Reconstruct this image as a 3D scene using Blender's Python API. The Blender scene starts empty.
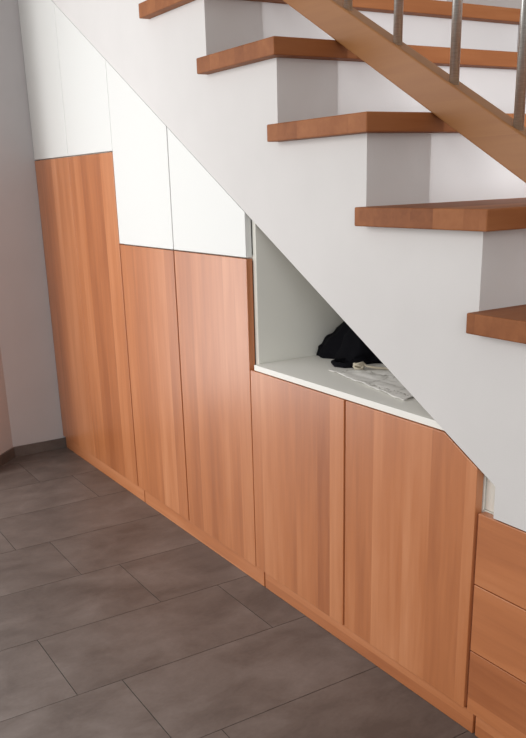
import bpy, bmesh, math, random
from mathutils import Vector, Matrix
random.seed(7)
SC = bpy.context.scene
COL = SC.collection

# ------------------------------------------------------------------ dimensions (metres)
G, RISE = .3269, .1811                 # going and rise of the stairs
M = RISE / G                           # pitch
ZD = 1.9774                            # height of the sloping wall edge at X = 0
XE1, ZT1 = 1.8181, 1.4381              # riser plane and top of the tread at eye height
TT, OVL, OVF = .0383, .0015, .0357     # tread thickness and overhangs
YT0, YT1 = -.0304, 1.15                # tread ends
Z1, Z2, Z3, Z4, ZB = 1.2408, .9419, .6448, .5042, .0552
XB, XC, XD, XE, XF, XG, XH = .4017, .8251, 1.2366, 1.6575, 2.0765, 2.4905, 2.4995
D1, D2 = .3508, .1992
def zdiag(x): return ZD - M * x

# ------------------------------------------------------------------ helpers
def link(name, me, mat, parent=None, loc=(0, 0, 0)):
    o = bpy.data.objects.new(name, me); COL.objects.link(o)
    if mat: me.materials.append(mat)
    o.parent = parent; o.location = loc
    return o
def thing(name, label, cat, loc=(0, 0, 0), group=None):
    o = bpy.data.objects.new(name, None); COL.objects.link(o)
    o.location = loc; o.empty_display_size = .05
    o['label'] = label; o['category'] = cat
    if group: o['group'] = group
    return o
def tag(o, label, cat, group=None):
    o['label'] = label; o['category'] = cat
    if group: o['group'] = group
    return o
def prism(bm, pts, a, b, axis='y'):
    """polygon in the plane across `axis`, extruded from a to b"""
    def P(p, t):
        return {'y': (p[0], t, p[1]), 'z': (p[0], p[1], t), 'x': (t, p[0], p[1])}[axis]
    v0 = [bm.verts.new(P(p, a)) for p in pts]; v1 = [bm.verts.new(P(p, b)) for p in pts]
    n = len(pts)
    bm.faces.new(v0); bm.faces.new(v1[::-1])
    for i in range(n): bm.faces.new((v0[(i + 1) % n], v0[i], v1[i], v1[(i + 1) % n]))
def box(bm, x0, x1, y0, y1, z0, z1): prism(bm, [(x0, z0), (x1, z0), (x1, z1), (x0, z1)], y0, y1)
def done(bm, name, mat, parent=None, org=(0, 0, 0), bevel=0, seg=2, smooth=False):
    bmesh.ops.recalc_face_normals(bm, faces=bm.faces)
    if bevel:
        es = [e for e in bm.edges if len(e.link_faces) == 2 and e.calc_face_angle() > .35]
        bmesh.ops.bevel(bm, geom=es, offset=bevel, segments=seg, profile=.5, affect='EDGES', clamp_overlap=True)
    bmesh.ops.translate(bm, verts=bm.verts, vec=-Vector(org))
    me = bpy.data.meshes.new(name); bm.to_mesh(me); bm.free()
    if smooth:
        for p in me.polygons: p.use_smooth = True
    return link(name, me, mat, parent, (0, 0, 0) if parent else org)
def tube(bm, pts, r, n=10):
    pts = [Vector(p) for p in pts]; rings = []
    for i, p in enumerate(pts):
        d = (pts[min(i + 1, len(pts) - 1)] - pts[max(i - 1, 0)]).normalized()
        u = d.orthogonal().normalized() if i == 0 else (u - d * u.dot(d)).normalized()
        w = d.cross(u)
        rr = r[i] if isinstance(r, (list, tuple)) else r
        rings.append([bm.verts.new(p + (u * math.cos(t) + w * math.sin(t)) * rr) for t in [2 * math.pi * k / n for k in range(n)]])
    for a, b in zip(rings, rings[1:]):
        for k in range(n): bm.faces.new((a[k], a[(k + 1) % n], b[(k + 1) % n], b[k]))
    bm.faces.new(rings[0][::-1]); bm.faces.new(rings[-1])

# ------------------------------------------------------------------ materials
def nt(name):
    m = bpy.data.materials.new(name); m.use_nodes = True
    t = m.node_tree; b = t.nodes['Principled BSDF']
    return m, t, b
def N(t, k, **kw):
    n = t.nodes.new(k)
    for a, v in kw.items():
        if a in n.inputs: n.inputs[a].default_value = v
        else: setattr(n, a, v)
    return n
def ramp(t, stops):
    n = t.nodes.new('ShaderNodeValToRGB'); e = n.color_ramp.elements
    while len(e) < len(stops): e.new(.5)
    for i, (p, c) in enumerate(stops): e[i].position = p; e[i].color = (*c, 1)
    return n
def math_(t, op, a, b=None):
    n = t.nodes.new('ShaderNodeMath'); n.operation = op
    for i, v in enumerate((a, b)):
        if v is None: continue
        if hasattr(v, 'links'): t.links.new(v, n.inputs[i])
        else: n.inputs[i].default_value = v
    return n.outputs[0]

def wood(name, along, across, board, cols, rough=.38, coat=.65, seglen=None):
    """glued-board beech; along/across are axis indices"""
    m, t, b = nt(name); L = t.links.new
    tc = N(t, 'ShaderNodeTexCoord'); oi = N(t, 'ShaderNodeObjectInfo')
    sep = N(t, 'ShaderNodeSeparateXYZ'); L(tc.outputs['Object'], sep.inputs[0])
    rnd = math_(t, 'MULTIPLY', oi.outputs['Random'], 37.3)
    a = math_(t, 'ADD', sep.outputs[across], rnd)
    # boards of uneven width
    wn = N(t, 'ShaderNodeTexNoise', noise_dimensions='1D'); wn.inputs['Scale'].default_value = 9; wn.inputs['Detail'].default_value = 0
    L(a, wn.inputs['W'])
    aw = math_(t, 'ADD', a, math_(t, 'MULTIPLY', wn.outputs['Fac'], board * .9))
    cell = math_(t, 'FLOOR', math_(t, 'DIVIDE', aw, board))
    cv = N(t, 'ShaderNodeCombineXYZ'); L(cell, cv.inputs[0]); L(rnd, cv.inputs[1])
    if seglen:
        sh = math_(t, 'ADD', sep.outputs[along], math_(t, 'MULTIPLY', cell, .37))
        L(math_(t, 'FLOOR', math_(t, 'DIVIDE', sh, seglen)), cv.inputs[2])
    wh = N(t, 'ShaderNodeTexWhiteNoise', noise_dimensions='3D'); L(cv.outputs[0], wh.inputs[0])
    # grain
    sc = [0, 0, 0]
    for i in range(3): sc[i] = 55
    sc[along] = 3.5
    mp = N(t, 'ShaderNodeMapping'); mp.inputs['Scale'].default_value = sc
    off = N(t, 'ShaderNodeVectorMath', operation='SCALE'); L(wh.outputs['Color'], off.inputs[0]); off.inputs['Scale'].default_value = 5
    add = N(t, 'ShaderNodeVectorMath', operation='ADD'); L(tc.outputs['Object'], add.inputs[0]); L(off.outputs[0], add.inputs[1])
    L(add.outputs[0], mp.inputs[0])
    g1 = N(t, 'ShaderNodeTexNoise'); g1.inputs['Scale'].default_value = 1; g1.inputs['Detail'].default_value = 6; g1.inputs['Roughness'].default_value = .6; g1.inputs['Distortion'].default_value = .5
    L(mp.outputs[0], g1.inputs['Vector'])
    mp2 = N(t, 'ShaderNodeMapping'); s2 = [9, 9, 9]; s2[along] = 1.1; mp2.inputs['Scale'].default_value = s2; L(add.outputs[0], mp2.inputs[0])
    g2 = N(t, 'ShaderNodeTexNoise'); g2.inputs['Scale'].default_value = 1; g2.inputs['Detail'].default_value = 3; L(mp2.outputs[0], g2.inputs['Vector'])
    v = math_(t, 'MULTIPLY', wh.outputs['Value'], .17)
    v = math_(t, 'ADD', v, math_(t, 'MULTIPLY', g1.outputs['Fac'], .30))
    v = math_(t, 'ADD', v, math_(t, 'MULTIPLY', g2.outputs['Fac'], .50))
    r = ramp(t, [(.30, cols[0]), (.5, cols[1]), (.70, cols[2])]); L(v, r.inputs[0])
    L(r.outputs[0], b.inputs['Base Color'])
    b.inputs['Roughness'].default_value = rough
    b.inputs['Coat Weight'].default_value = coat; b.inputs['Coat Roughness'].default_value = .28
    bp = N(t, 'ShaderNodeBump'); bp.inputs['Strength'].default_value = .08; bp.inputs['Distance'].default_value = .001
    L(g1.outputs['Fac'], bp.inputs['Height']); L(bp.outputs[0], b.inputs['Normal'])
    return m
BEECH = ((.38, .118, .037), (.53, .185, .064), (.66, .275, .122))
STAIRC = ((.20, .062, .019), (.29, .100, .032), (.38, .145, .052))
m_door = wood('beech_board_upright', 2, 0, .085, BEECH)
m_drawer = wood('beech_board_drawer', 0, 2, .11, BEECH)
m_plinth = wood('beech_board_plinth', 0, 2, .09, BEECH)
m_tread = wood('beech_tread', 1, 0, .055, STAIRC, rough=.6, coat=0)
m_tread.node_tree.nodes['Principled BSDF'].inputs['Specular IOR Level'].default_value = .25
m_rail = wood('beech_rail', 0, 2, .4, ((.25, .092, .021), (.31, .125, .031), (.37, .155, .043)), rough=.5, coat=.0)

def plaster(name, col, bump=.25, rough=.85):
    m, t, b = nt(name); L = t.links.new
    tc = N(t, 'ShaderNodeTexCoord')
    n = N(t, 'ShaderNodeTexNoise'); n.inputs['Scale'].default_value = 260; n.inputs['Detail'].default_value = 3; L(tc.outputs['Object'], n.inputs['Vector'])
    n2 = N(t, 'ShaderNodeTexNoise'); n2.inputs['Scale'].default_value = 5; n2.inputs['Detail'].default_value = 4; L(tc.outputs['Object'], n2.inputs['Vector'])
    r = ramp(t, [(.3, tuple(c * .95 for c in col)), (.7, col)]); L(n2.outputs['Fac'], r.inputs[0]); L(r.outputs[0], b.inputs['Base Color'])
    b.inputs['Roughness'].default_value = rough
    bp = N(t, 'ShaderNodeBump'); bp.inputs['Strength'].default_value = bump; bp.inputs['Distance'].default_value = .0008
    L(n.outputs['Fac'], bp.inputs['Height']); L(bp.outputs[0], b.inputs['Normal'])
    return m
m_plaster = plaster('white_plaster', (.69, .668, .655))
m_wallL = plaster('grey_white_paint', (.57, .54, .54))
def plain(name, col, rough=.5, metal=0, coat=0):
    m, t, b = nt(name)
    b.inputs['Base Color'].default_value = (*col, 1); b.inputs['Roughness'].default_value = rough
    b.inputs['Metallic'].default_value = metal; b.inputs['Coat Weight'].default_value = coat
    return m
m_white = plain('white_lacquer', (.77, .775, .755), .42)
m_carcass = plain('cream_white_laminate', (.88, .87, .80), .5)
m_top = plain('white_worktop', (.88, .865, .81), .45)
m_edge = plain('white_edge_band', (.85, .85, .82), .4)
m_dark = plain('seam_black', (.02, .015, .012), .8)

def steel():
    m, t, b = nt('brushed_steel'); L = t.links.new
    tc = N(t, 'ShaderNodeTexCoord'); mp = N(t, 'ShaderNodeMapping'); mp.inputs['Scale'].default_value = (60, 60, 900); L(tc.outputs['Object'], mp.inputs[0])
    n = N(t, 'ShaderNodeTexNoise'); n.inputs['Scale'].default_value = 1; n.inputs['Detail'].default_value = 2; L(mp.outputs[0], n.inputs['Vector'])
    r = ramp(t, [(.3, (.60, .62, .58)), (.7, (.78, .79, .76))]); L(n.outputs['Fac'], r.inputs[0]); L(r.outputs[0], b.inputs['Base Color'])
    b.inputs['Metallic'].default_value = .9; b.inputs['Roughness'].default_value = .3
    return m
m_steel = steel()

def tilemat():
    m, t, b = nt('grey_brown_stone_tile'); L = t.links.new
    tc = N(t, 'ShaderNodeTexCoord')
    at = N(t, 'ShaderNodeAttribute', attribute_name='tile'); 
    off = N(t, 'ShaderNodeVectorMath', operation='SCALE'); L(at.outputs['Color'], off.inputs[0]); off.inputs['Scale'].default_value = 20
    add = N(t, 'ShaderNodeVectorMath', operation='ADD'); L(tc.outputs['Object'], add.inputs[0]); L(off.outputs[0], add.inputs[1])
    mp = N(t, 'ShaderNodeMapping'); mp.inputs['Scale'].default_value = (1.6, 1, 1); L(add.outputs[0], mp.inputs[0])
    n = N(t, 'ShaderNodeTexNoise'); n.inputs['Scale'].default_value = 6; n.inputs['Detail'].default_value = 6; n.inputs['Roughness'].default_value = .6; n.inputs['Distortion'].default_value = .4; L(mp.outputs[0], n.inputs['Vector'])
    n2 = N(t, 'ShaderNodeTexNoise'); n2.inputs['Scale'].default_value = 90; n2.inputs['Detail'].default_value = 4; L(mp.outputs[0], n2.inputs['Vector'])
    v = math_(t, 'ADD', math_(t, 'MULTIPLY', n.outputs['Fac'], .85), math_(t, 'MULTIPLY', n2.outputs['Fac'], .15))
    sp = N(t, 'ShaderNodeSeparateColor'); L(at.outputs['Color'], sp.inputs[0])
    v = math_(t, 'ADD', v, math_(t, 'MULTIPLY', math_(t, 'SUBTRACT', sp.outputs[1], .5), .10))
    r = ramp(t, [(.3, (.098, .077, .067)), (.5, (.145, .117, .103)), (.72, (.200, .168, .152))]); L(v, r.inputs[0]); L(r.outputs[0], b.inputs['Base Color'])
    b.inputs['Roughness'].default_value = .42; b.inputs['Specular IOR Level'].default_value = .4
    bp = N(t, 'ShaderNodeBump'); bp.inputs['Strength'].default_value = .15; bp.inputs['Distance'].default_value = .001
    L(n2.outputs['Fac'], bp.inputs['Height']); L(bp.outputs[0], b.inputs['Normal'])
    return m
m_tile = tilemat()
m_grout = plain('dark_grout', (.045, .036, .032), .9)

# ------------------------------------------------------------------ the setting
def struct(o): o['kind'] = 'structure'; return o
bm = bmesh.new(); box(bm, -.4, 5.6, -3.6, 1.4, -.06, -.0012)
struct(done(bm, 'floor_grout', m_grout))
# tiles 0.30 x 0.60 m, long side running into the room
bm = bmesh.new(); lay = bm.loops.layers.color.new('tile')
rows = {0: -.245, 1: -.11, 2: -.525, 3: -.41, 4: -.285, 5: -.10, 6: -.535, 7: -.43, 8: -.2}
gap = .0011
for i in range(-2, 18):
    x0, x1 = .1 + .3 * i, .4 + .3 * i
    j = rows.get(i, -.6 * random.random())
    ys = [j + .6 * k for k in range(-6, 4)]
    if i == 5: ys = [y for y in (-3.648, -3.048, -2.448, -1.848, -1.248, -.648, -.10, .5, 1.1)]
    for ya, yb in zip(ys, ys[1:]):
        if yb > 1.4 or ya < -3.6: continue
        before = len(bm.faces)
        box(bm, x0 + gap, x1 - gap, ya + gap, yb - gap, -.010, 0)
        c = (random.random(), random.random(), random.random(), 1)
        bm.faces.ensure_lookup_table()
        for f in bm.faces[before:]:
            for l in f.loops: l[lay] = c
struct(done(bm, 'floor', m_tile))

# left wall: short return, 45 degree facet, then on into the room
bm = bmesh.new()
prism(bm, [(0, 1.15), (0, -.233), (.20, -.433), (.20, -.60), (-.16, -.60), (-.16, 1.15)], 0, 2.6, 'z')
struct(done(bm, 'wall_left', m_wallL))
bm = bmesh.new()
prism(bm, [(.0005, .016), (.0005, -.2332), (.2005, -.4332), (.2005, -.60), (.2085, -.60), (.2085, -.430), (.0085, -.230), (.0085, .016)], 0, .045, 'z')
struct(done(bm, 'baseboard_left', m_tile))
bm = bmesh.new(); box(bm, -.16, 5.2, 1.152, 1.30, 0, 2.6)
struct(done(bm, 'wall_back', m_plaster))
# unseen wall added at the stair foot to shade the near riser ends
bm = bmesh.new(); box(bm, 4.16, 5.2, -.02, .152, 0, 2.6)
struct(done(bm, 'wall_light_blocker', m_plaster))
# closing wall of the space under the stairs
bm = bmesh.new()
prism(bm, [(.002, 0), (2.70, 0), (2.70, .49), (2.535, .49), (2.535, zdiag(2.535) - .004), (.002, zdiag(.002) - .004)], .57, .62)
struct(done(bm, 'wall_niche', m_carcass))

# ------------------------------------------------------------------ staircase
def tread_dims(k): return XE1 + (k - 1) * G + OVF, XE1 + (k - 2) * G - OVL, ZT1 - (k - 1) * RISE
KA, KB = -3, 8
ST = thing('staircase', 'white plastered staircase with solid wooden treads descending to the right', 'staircase', (2.9, .5, 0))
bm = bmesh.new()
for k in range(KA, KB + 1):                       # one column of masonry under every tread
    a, b_ = XE1 + (k - 2) * G, XE1 + (k - 1) * G
    z = ZT1 - (k - 1) * RISE - TT
    if k <= 3 and b_ <= 2.5375: prism(bm, [(a, zdiag(a)), (b_, zdiag(b_)), (b_, z), (a, z)], 0, 1.15)
    elif a < 2.5375: prism(bm, [(a, zdiag(a)), (2.5375, zdiag(2.5375)), (2.5375, z), (a, z)], 0, 1.15); prism(bm, [(2.5375, .507), (b_, .507), (b_, z), (2.5375, z)], 0, 1.15)
    elif b_ < 3.128: prism(bm, [(a, .507), (b_, .507), (b_, z), (a, z)], 0, 1.15)
    elif a < 3.128: prism(bm, [(a, .507), (3.128, .507), (3.128, z), (a, z)], 0, 1.15); prism(bm, [(3.128, 0), (b_, 0), (b_, z), (3.128, z)], 0, 1.15)
    else: prism(bm, [(a, 0), (b_, 0), (b_, z), (a, z)], 0, 1.15)
done(bm, 'stair_body', m_plaster, ST, ST.location)
for k in range(KA, KB + 1):
    xf, xl, z = tread_dims(k)
    bm = bmesh.new(); box(bm, xl if k == KA else xl, xf, YT0, YT1, z - TT + .0004, z)
    done(bm, 'tread', m_tread, ST, ST.location, bevel=.0025, seg=2)

# ------------------------------------------------------------------ banister
YB, WB, HB = .135, .040, .078
RB = thing('banister', 'sloping wooden banister rail with round steel balusters on the stair treads', 'railing', (2.4, YB, 1.13))
def znos(x): return ZT1 - M * (x - (XE1 + OVF)) + .0008
bm = bmesh.new()
xa, xb = 1.15, 3.75
prism(bm, [(xa, znos(xa)), (xb, znos(xb)), (xb, znos(xb) + HB), (xa, znos(xa) + HB)], YB, YB + WB)
low = done(bm, 'bottom_rail', m_rail, RB, RB.location, bevel=.003, seg=2)
low.rotation_euler = (0, 0, 0)
for i in range(-3, 10):
    x = 1.889 + .1715 * i; zb = znos(x) + HB
    bm = bmesh.new(); tube(bm, [(x, YB + .0145, zb - .02), (x, YB + .0145, zb + .8)], .0098, 24)
    bal = done(bm, 'baluster', m_steel, RB, RB.location, smooth=True)
    bal.data.polygons[-1].use_smooth = False
bm = bmesh.new()
tube(bm, [(xa, YB + .0145, znos(xa) + HB + .81), (xb, YB + .0145, znos(xb) + HB + .81)], .021, 20)
done(bm, 'handrail', m_rail, RB, RB.location, smooth=True)

# ------------------------------------------------------------------ cabinets
GP = .0034                                  # half gap between doors
def sloped(x0, x1, z0, drop=.0018):
    """front panel between x0 and x1 from z0 up to the sloping wall edge"""
    return [(x0, z0), (x1, z0), (x1, zdiag(x1) - drop), (x0, zdiag(x0) - drop)]
def door(name, pts, mat, parent):
    bm = bmesh.new(); prism(bm, pts, 0, .019)
    return done(bm, name, mat, parent, parent.location, bevel=.0011, seg=2)
def rect(x0, x1, z0, z1): return [(x0, z0), (x1, z0), (x1, z1), (x0, z1)]
def carcass(x0, x1, parent, mat, t=.016, mid=None):
    bm = bmesh.new(); d0, d1 = .0205, .56
    for a, b in ((x0, x0 + t), (x1 - t, x1)): prism(bm, sloped(a, b, .0, .006), d0, d1)
    prism(bm, sloped(x0 + t, x1 - t, ZB, .006), d1 - .008, d1)
    box(bm, x0 + t, x1 - t, d0, d1 - .008, ZB, ZB + t)
    z = mid
    box(bm, x0 + t, x1 - t, d0, d1 - .008, z - t / 2, z + t / 2)
    a, b = x0 + t, x1 - t
    prism(bm, [(a, zdiag(a) - .006 - t), (b, zdiag(b) - .006 - t), (b, zdiag(b) - .006), (a, zdiag(a) - .006)], d0, d1 - .008)
    return done(bm, 'carcass', mat, parent, parent.location, bevel=.0006, seg=1)
def plinth(x0, x1, parent):
    bm = bmesh.new(); box(bm, x0, x1, .0078, .0198, .0003, ZB - .0025)
    return done(bm, 'plinth', m_plinth, parent, parent.location, bevel=.0008, seg=1)

C1 = thing('tall_cabinet', 'tallest built-in cabinet against the left wall, white upper doors over tall wooden doors', 'cabinet', (.41, .28, 0))
carcass(.0095, .8245, C1, m_carcass, mid=Z1)
door('upper_door', sloped(.003, XB - .0012, Z1 + .0022), m_white, C1)
door('upper_door', sloped(XB + .0012, XC - .0012, Z1 + .0022), m_white, C1)
door('lower_door', rect(.003, XB - .0006, ZB, Z1 - .0015), m_door, C1)
door('lower_door', rect(XB + .0006, XC - GP, ZB, Z1 - .0015), m_door, C1)
plinth(.012, .8585, C1)

C2 = thing('tall_cabinet', 'middle built-in cabinet, two white sloping doors over two wooden doors, beside the open niche', 'cabinet', (1.24, .28, 0))
carcass(.8265, 1.6740, C2, m_carcass, mid=Z2)
door('upper_door', sloped(XC + .0012, XD - GP * .8, Z2 + .0022), m_white, C2)
door('upper_door', sloped(XD + GP * .8, XE - .001, Z2 + .0022), m_white, C2)
door('lower_door', rect(XC + GP, XD - GP, ZB, Z2 - .0015), m_door, C2)
door('lower_door', rect(XD + GP, XE, ZB, Z2 - .0015), m_door, C2)
plinth(.8650, 1.6900, C2)

C3 = thing('low_cabinet', 'low wooden two-door cabinet under the white niche shelf, right door with a cut corner', 'cabinet', (2.08, .28, 0))
bm = bmesh.new(); t = .016
top3 = .6455
box(bm, 1.6755, 1.6915, .0205, .56, 0, top3)
prism(bm, [(2.4765, 0), (2.4925, 0), (2.4925, zdiag(2.4925) - .005), (2.4765, zdiag(2.4765) - .005)], .0205, .56)
box(bm, 1.6915, 2.4765, .0205, .55, ZB, ZB + t)
box(bm, 1.6915, 2.38, .0205, .55, top3 - t, top3)
prism(bm, [(1.6915, ZB + t), (2.4765, ZB + t), (2.4765, zdiag(2.4765) - .006), (2.385, top3 - t), (1.6915, top3 - t)], .55, .56)
done(bm, 'carcass', m_carcass, C3, C3.location, bevel=.0006, seg=1)
door('door', rect(1.6615, XF - GP, ZB, Z3), m_door, C3)
xk = (ZD - .004 - Z3) / M
door('door', [(XF + GP, ZB), (XG, ZB), (XG, zdiag(XG) - .004), (xk, Z3), (XF + GP, Z3)], m_door, C3)
plinth(1.6965, 2.5115, C3)

bm = bmesh.new()
x_a, x_b = (ZD - .003 - .6462) / M, (ZD - .003 - .6615) / M
prism(bm, [(1.6750, .6462), (x_a, .6462), (x_b, .6615), (1.6750, .6615)], .004, .568)
w = done(bm, 'worktop', m_top, None, (1.675, .004, .6462), bevel=.0012, seg=2)
tag(w, 'white shelf board forming the floor of the open triangular niche', 'shelf')

C4 = thing('drawer_cabinet', 'wooden drawer cabinet of three stacked drawers at the right edge', 'cabinet', (2.81, .28, 0))
XR = 3.122
bm = bmesh.new()
box(bm, 2.4945, 2.5105, .0205, .56, 0, .505); box(bm, XR - t, XR, .0205, .56, 0, .505)
box(bm, 2.5105, XR - t, .0205, .55, ZB, ZB + t); box(bm, 2.5105, XR - t, .0205, .55, .505 - t, .505)
box(bm, 2.5105, XR - t, .55, .56, ZB, .505)
done(bm, 'carcass', m_carcass, C4, C4.location, bevel=.0006, seg=1)
for z0, z1 in ((ZB, D2 - .0012), (D2 + .0012, D1 - .0012), (D1 + .0012, Z4)):
    bm = bmesh.new(); prism(bm, rect(XH, XR, z0, z1), 0, .019)
    dr = done(bm, 'drawer_front', m_drawer, C4, C4.location, bevel=.0011, seg=2)
plinth(2.5185, XR, C4)
bm = bmesh.new()
prism(bm, [(2.4945, .5062), (2.5362, .5062), (2.5362, zdiag(2.5362) - .004), (2.4945, zdiag(2.4945) - .004)], .024, .04)
done(bm, 'filler_strip', m_carcass, C4, C4.location)

# ------------------------------------------------------------------ things in the niche
ZW = .6616
from mathutils import noise as mn
def blob(name, mat, cx, cy, pts_fn, nu=90, nv=26):
    """draped lump: polar height field closed underneath"""
    bm = bmesh.new(); rings = []
    for j in range(nv + 1):
        q = j / nv; ring = []
        for i in range(nu):
            th = 2 * math.pi * i / nu
            ring.append(bm.verts.new(pts_fn(th, q)))
        rings.append(ring)
    for a, b in zip(rings, rings[1:]):
        for i in range(nu): bm.faces.new((a[i], a[(i + 1) % nu], b[(i + 1) % nu], b[i]))
    bm.faces.new(rings[0]); bm.faces.new(rings[-1][::-1])
    return bm
m_black = plain('black_fabric', (.004, .004, .006), .95)
m_black.node_tree.nodes['Principled BSDF'].inputs['Specular IOR Level'].default_value = .15
bcx, bcy = 1.795, .305
def bagfn(th, q):
    # q: 0 rim on the shelf, 1 crown
    c, s = math.cos(th), math.sin(th)
    lob = 1 + .13 * math.sin(3 * th + .6) + .08 * math.sin(7 * th + 2) + .05 * math.sin(11 * th)
    lob += .30 * math.exp(-((th - math.pi) / .30) ** 2)
    rx, ry = .133 * lob, .088 * lob
    k = 1 - q
    rr = math.sin(min(1, k * 1.02) * math.pi / 2) ** .8
    dx, dy = rx * rr * c, ry * rr * s
    x, y = bcx + .78 * dx - .626 * dy, bcy + .626 * dx + .78 * dy
    h = .115 * (1 - rr ** 1.7)
    n = mn.noise(Vector((x * 22, y * 22, 1.3))) * .022 + mn.noise(Vector((x * 50, y * 50, 4))) * .010
    z = ZW + max(.001 + .006 * q, h + n * min(1, q * 4) + .012 * (1 if q > .05 else 0))
    x += .012 * mn.noise(Vector((x * 30, q * 6, 2)))
    if q == 0: z = ZW + .0004
    x = max(x, 1.681 + .004 * math.sin(z * 300))
    z = min(z, zdiag(x) - .004)
    return Vector((x, y, z))
bm = blob('bag', m_black, bcx, bcy, bagfn)
bag = thing('cloth_bag', 'crumpled black cloth bag lying at the back of the white niche', 'bag', (bcx, bcy, ZW))
done(bm, 'bag_body', m_black, bag, bag.location, smooth=True)
# looped black handle at its front
bm = bmesh.new()
hp = [(1.825, .230, .672), (1.800, .195, .668), (1.808, .170, .668), (1.835, .157, .668), (1.862, .166, .668), (1.876, .190, .668), (1.872, .24, .674)]
tube(bm, hp, [.006, .0065, .0065, .0065, .0065, .006, .005], 10)
hl = done(bm, 'handle', m_black, bag, bag.location, smooth=True)

m_cord = plain('beige_cord', (.60, .54, .42), .8)
bm = bmesh.new()
pts = [Vector((1.900 + .014 * math.cos(a * 2.3) * (1 - a / 20), .182 + .012 * math.sin(a * 2.3), .668 + .006 * math.sin(a * 1.7) + .0008 * a)) for a in [i * .35 for i in range(26)]]
pts += [Vector((1.915, .195, .672)), Vector((1.935, .212, .668)), Vector((1.955, .232, .667)), Vector((1.975, .25, .667)), Vector((1.99, .272, .667))]
for p_ in pts: p_.z = min(max(p_.z, ZW + .0045), zdiag(p_.x) - .006)
tube(bm, pts, .0030, 8)
c = done(bm, 'cord', m_cord, None, (1.900, .182, ZW), smooth=True)
tag(c, 'small knotted beige cord in front of the black cloth bag', 'cord')

# thin crumpled sheet with dark lines
def sheetmat():
    m, t, b = nt('thin_white_paper'); L = t.links.new
    tc = N(t, 'ShaderNodeTexCoord'); sp = N(t, 'ShaderNodeSeparateXYZ'); L(tc.outputs['Generated'], sp.inputs[0])
    nz = N(t, 'ShaderNodeTexNoise'); nz.inputs['Scale'].default_value = 3; L(tc.outputs['Generated'], nz.inputs['Vector'])
    w = math_(t, 'MULTIPLY', nz.outputs['Fac'], .25)
    def lines(o, n, ph, th):
        v = math_(t, 'FRACT', math_(t, 'ADD', math_(t, 'MULTIPLY', math_(t, 'ADD', o, w), n), ph))
        return math_(t, 'LESS_THAN', v, th)
    k = math_(t, 'MAXIMUM', lines(sp.outputs[0], 3.2, .15, .03), lines(sp.outputs[1], 2.2, .3, .03))
    mx = N(t, 'ShaderNodeMix', data_type='RGBA'); L(k, mx.inputs['Factor'])
    mx.inputs['A'].default_value = (.90, .88, .84, 1); mx.inputs['B'].default_value = (.50, .48, .44, 1)
    L(mx.outputs['Result'], b.inputs['Base Color']); b.inputs['Roughness'].default_value = .6
    return m
m_sheet = sheetmat()
bm = bmesh.new()
cs = [Vector((1.86, .115, 0)), Vector((2.215, .055, 0)), Vector((2.16, .25, 0)), Vector((1.97, .235, 0))]
nu, nv = 44, 24; gr = []
for i in range(nu + 1):
    row = []
    for j in range(nv + 1):
        u, v = i / nu, j / nv
        p = (cs[0] * (1 - u) + cs[1] * u) * (1 - v) + (cs[3] * (1 - u) + cs[2] * u) * v
        e = min(u, 1 - u, v, 1 - v)
        z = .0015 + .005 * abs(mn.noise(Vector((p.x * 16, p.y * 22, 0)))) + .003 * abs(mn.noise(Vector((p.x * 45, p.y * 45, 5))))
        p.x += .006 * mn.noise(Vector((u * 5, v * 5, 3))); p.y += .006 * mn.noise(Vector((u * 5, v * 5, 8)))
        row.append(bm.verts.new((p.x, p.y, ZW + z)))
    gr.append(row)
for i in range(nu):
    for j in range(nv): bm.faces.new((gr[i][j], gr[i + 1][j], gr[i + 1][j + 1], gr[i][j + 1]))
s = done(bm, 'paper_sheet', m_sheet, None, (2.0, .17, ZW), smooth=True)
sd = s.modifiers.new('thickness', 'SOLIDIFY'); sd.thickness = .0004
tag(s, 'thin crumpled white paper sheet with dark lines lying on the niche shelf', 'paper')

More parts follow.
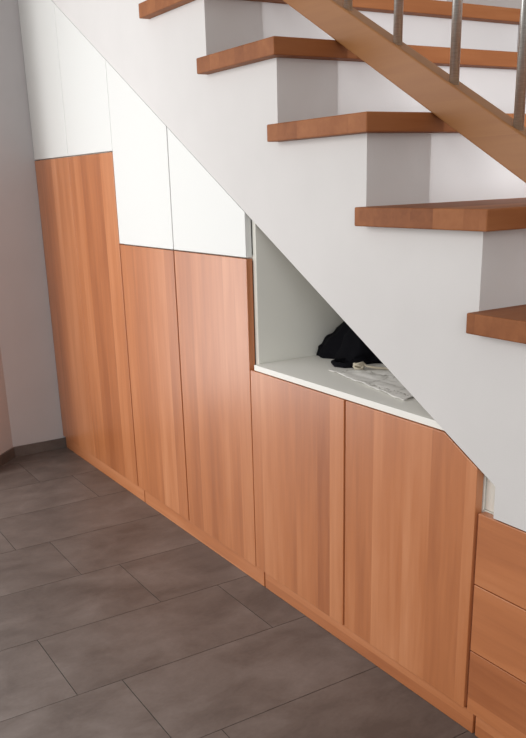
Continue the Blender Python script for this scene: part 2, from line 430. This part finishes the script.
# ------------------------------------------------------------------ light
W = bpy.data.worlds.new('World'); SC.world = W; W.use_nodes = True
W.node_tree.nodes['Background'].inputs[0].default_value = (1, .985, .96, 1)
W.node_tree.nodes['Background'].inputs[1].default_value = .5
def area(name, loc, target, sx, sy, power, col):
    d = bpy.data.lights.new(name, 'AREA'); d.shape = 'RECTANGLE'; d.size = sx; d.size_y = sy; d.energy = power; d.color = col
    o = bpy.data.objects.new(name, d); COL.objects.link(o); o.location = loc
    o.rotation_euler = (Vector(target) - Vector(loc)).to_track_quat('-Z', 'Y').to_euler()
    return o
area('window_daylight', (.95, -3.2, 1.7), (1.0, 0, 1.0), 1.8, 1.8, 46, (1, .985, .96))
area('riser_fill_light', (5.6, -2.3, 1.7), (2, .1, .9), 1.4, 1.6, 34, (.97, .98, 1))  # added soft fill for the near riser ends and tread fronts
area('glass_door_daylight', (.12, -1.35, 1.0), (1.3, -.1, 1.1), 1.2, 1.9, 21, (.97, .98, 1))
area('hall_window_daylight', (6.2, .13, 1.5), (2, .17, 1.3), .12, 1.8, 135, (.93, .96, 1))

# ------------------------------------------------------------------ camera
F_, CX_, CY_ = 832.11, 244.72, 454.34
yaw, pit, roll = 1.0338, -.3180, -.0338
F = Vector((-math.sin(yaw) * math.cos(pit), math.cos(yaw) * math.cos(pit), math.sin(pit)))
R = F.cross(Vector((0, 0, 1))).normalized(); U = R.cross(F)
R2 = math.cos(roll) * R + math.sin(roll) * U; U2 = -math.sin(roll) * R + math.cos(roll) * U
cd = bpy.data.cameras.new('Camera'); cam = bpy.data.objects.new('Camera', cd); COL.objects.link(cam)
mt = Matrix((R2, U2, -F)).transposed().to_4x4(); mt.translation = Vector((3.5582, -1.156, 1.136)); cam.matrix_world = mt
cd.sensor_fit = 'VERTICAL'; cd.sensor_height = 36; cd.lens = F_ / 738 * 36
cd.shift_x = (263 - CX_) / 738; cd.shift_y = (CY_ - 369) / 738
cd.clip_start = .02
SC.camera = cam
vs = SC.view_settings; vs.view_transform = 'Standard'; vs.look = 'None'; vs.exposure = 0; vs.gamma = 1; vs.use_curve_mapping = False
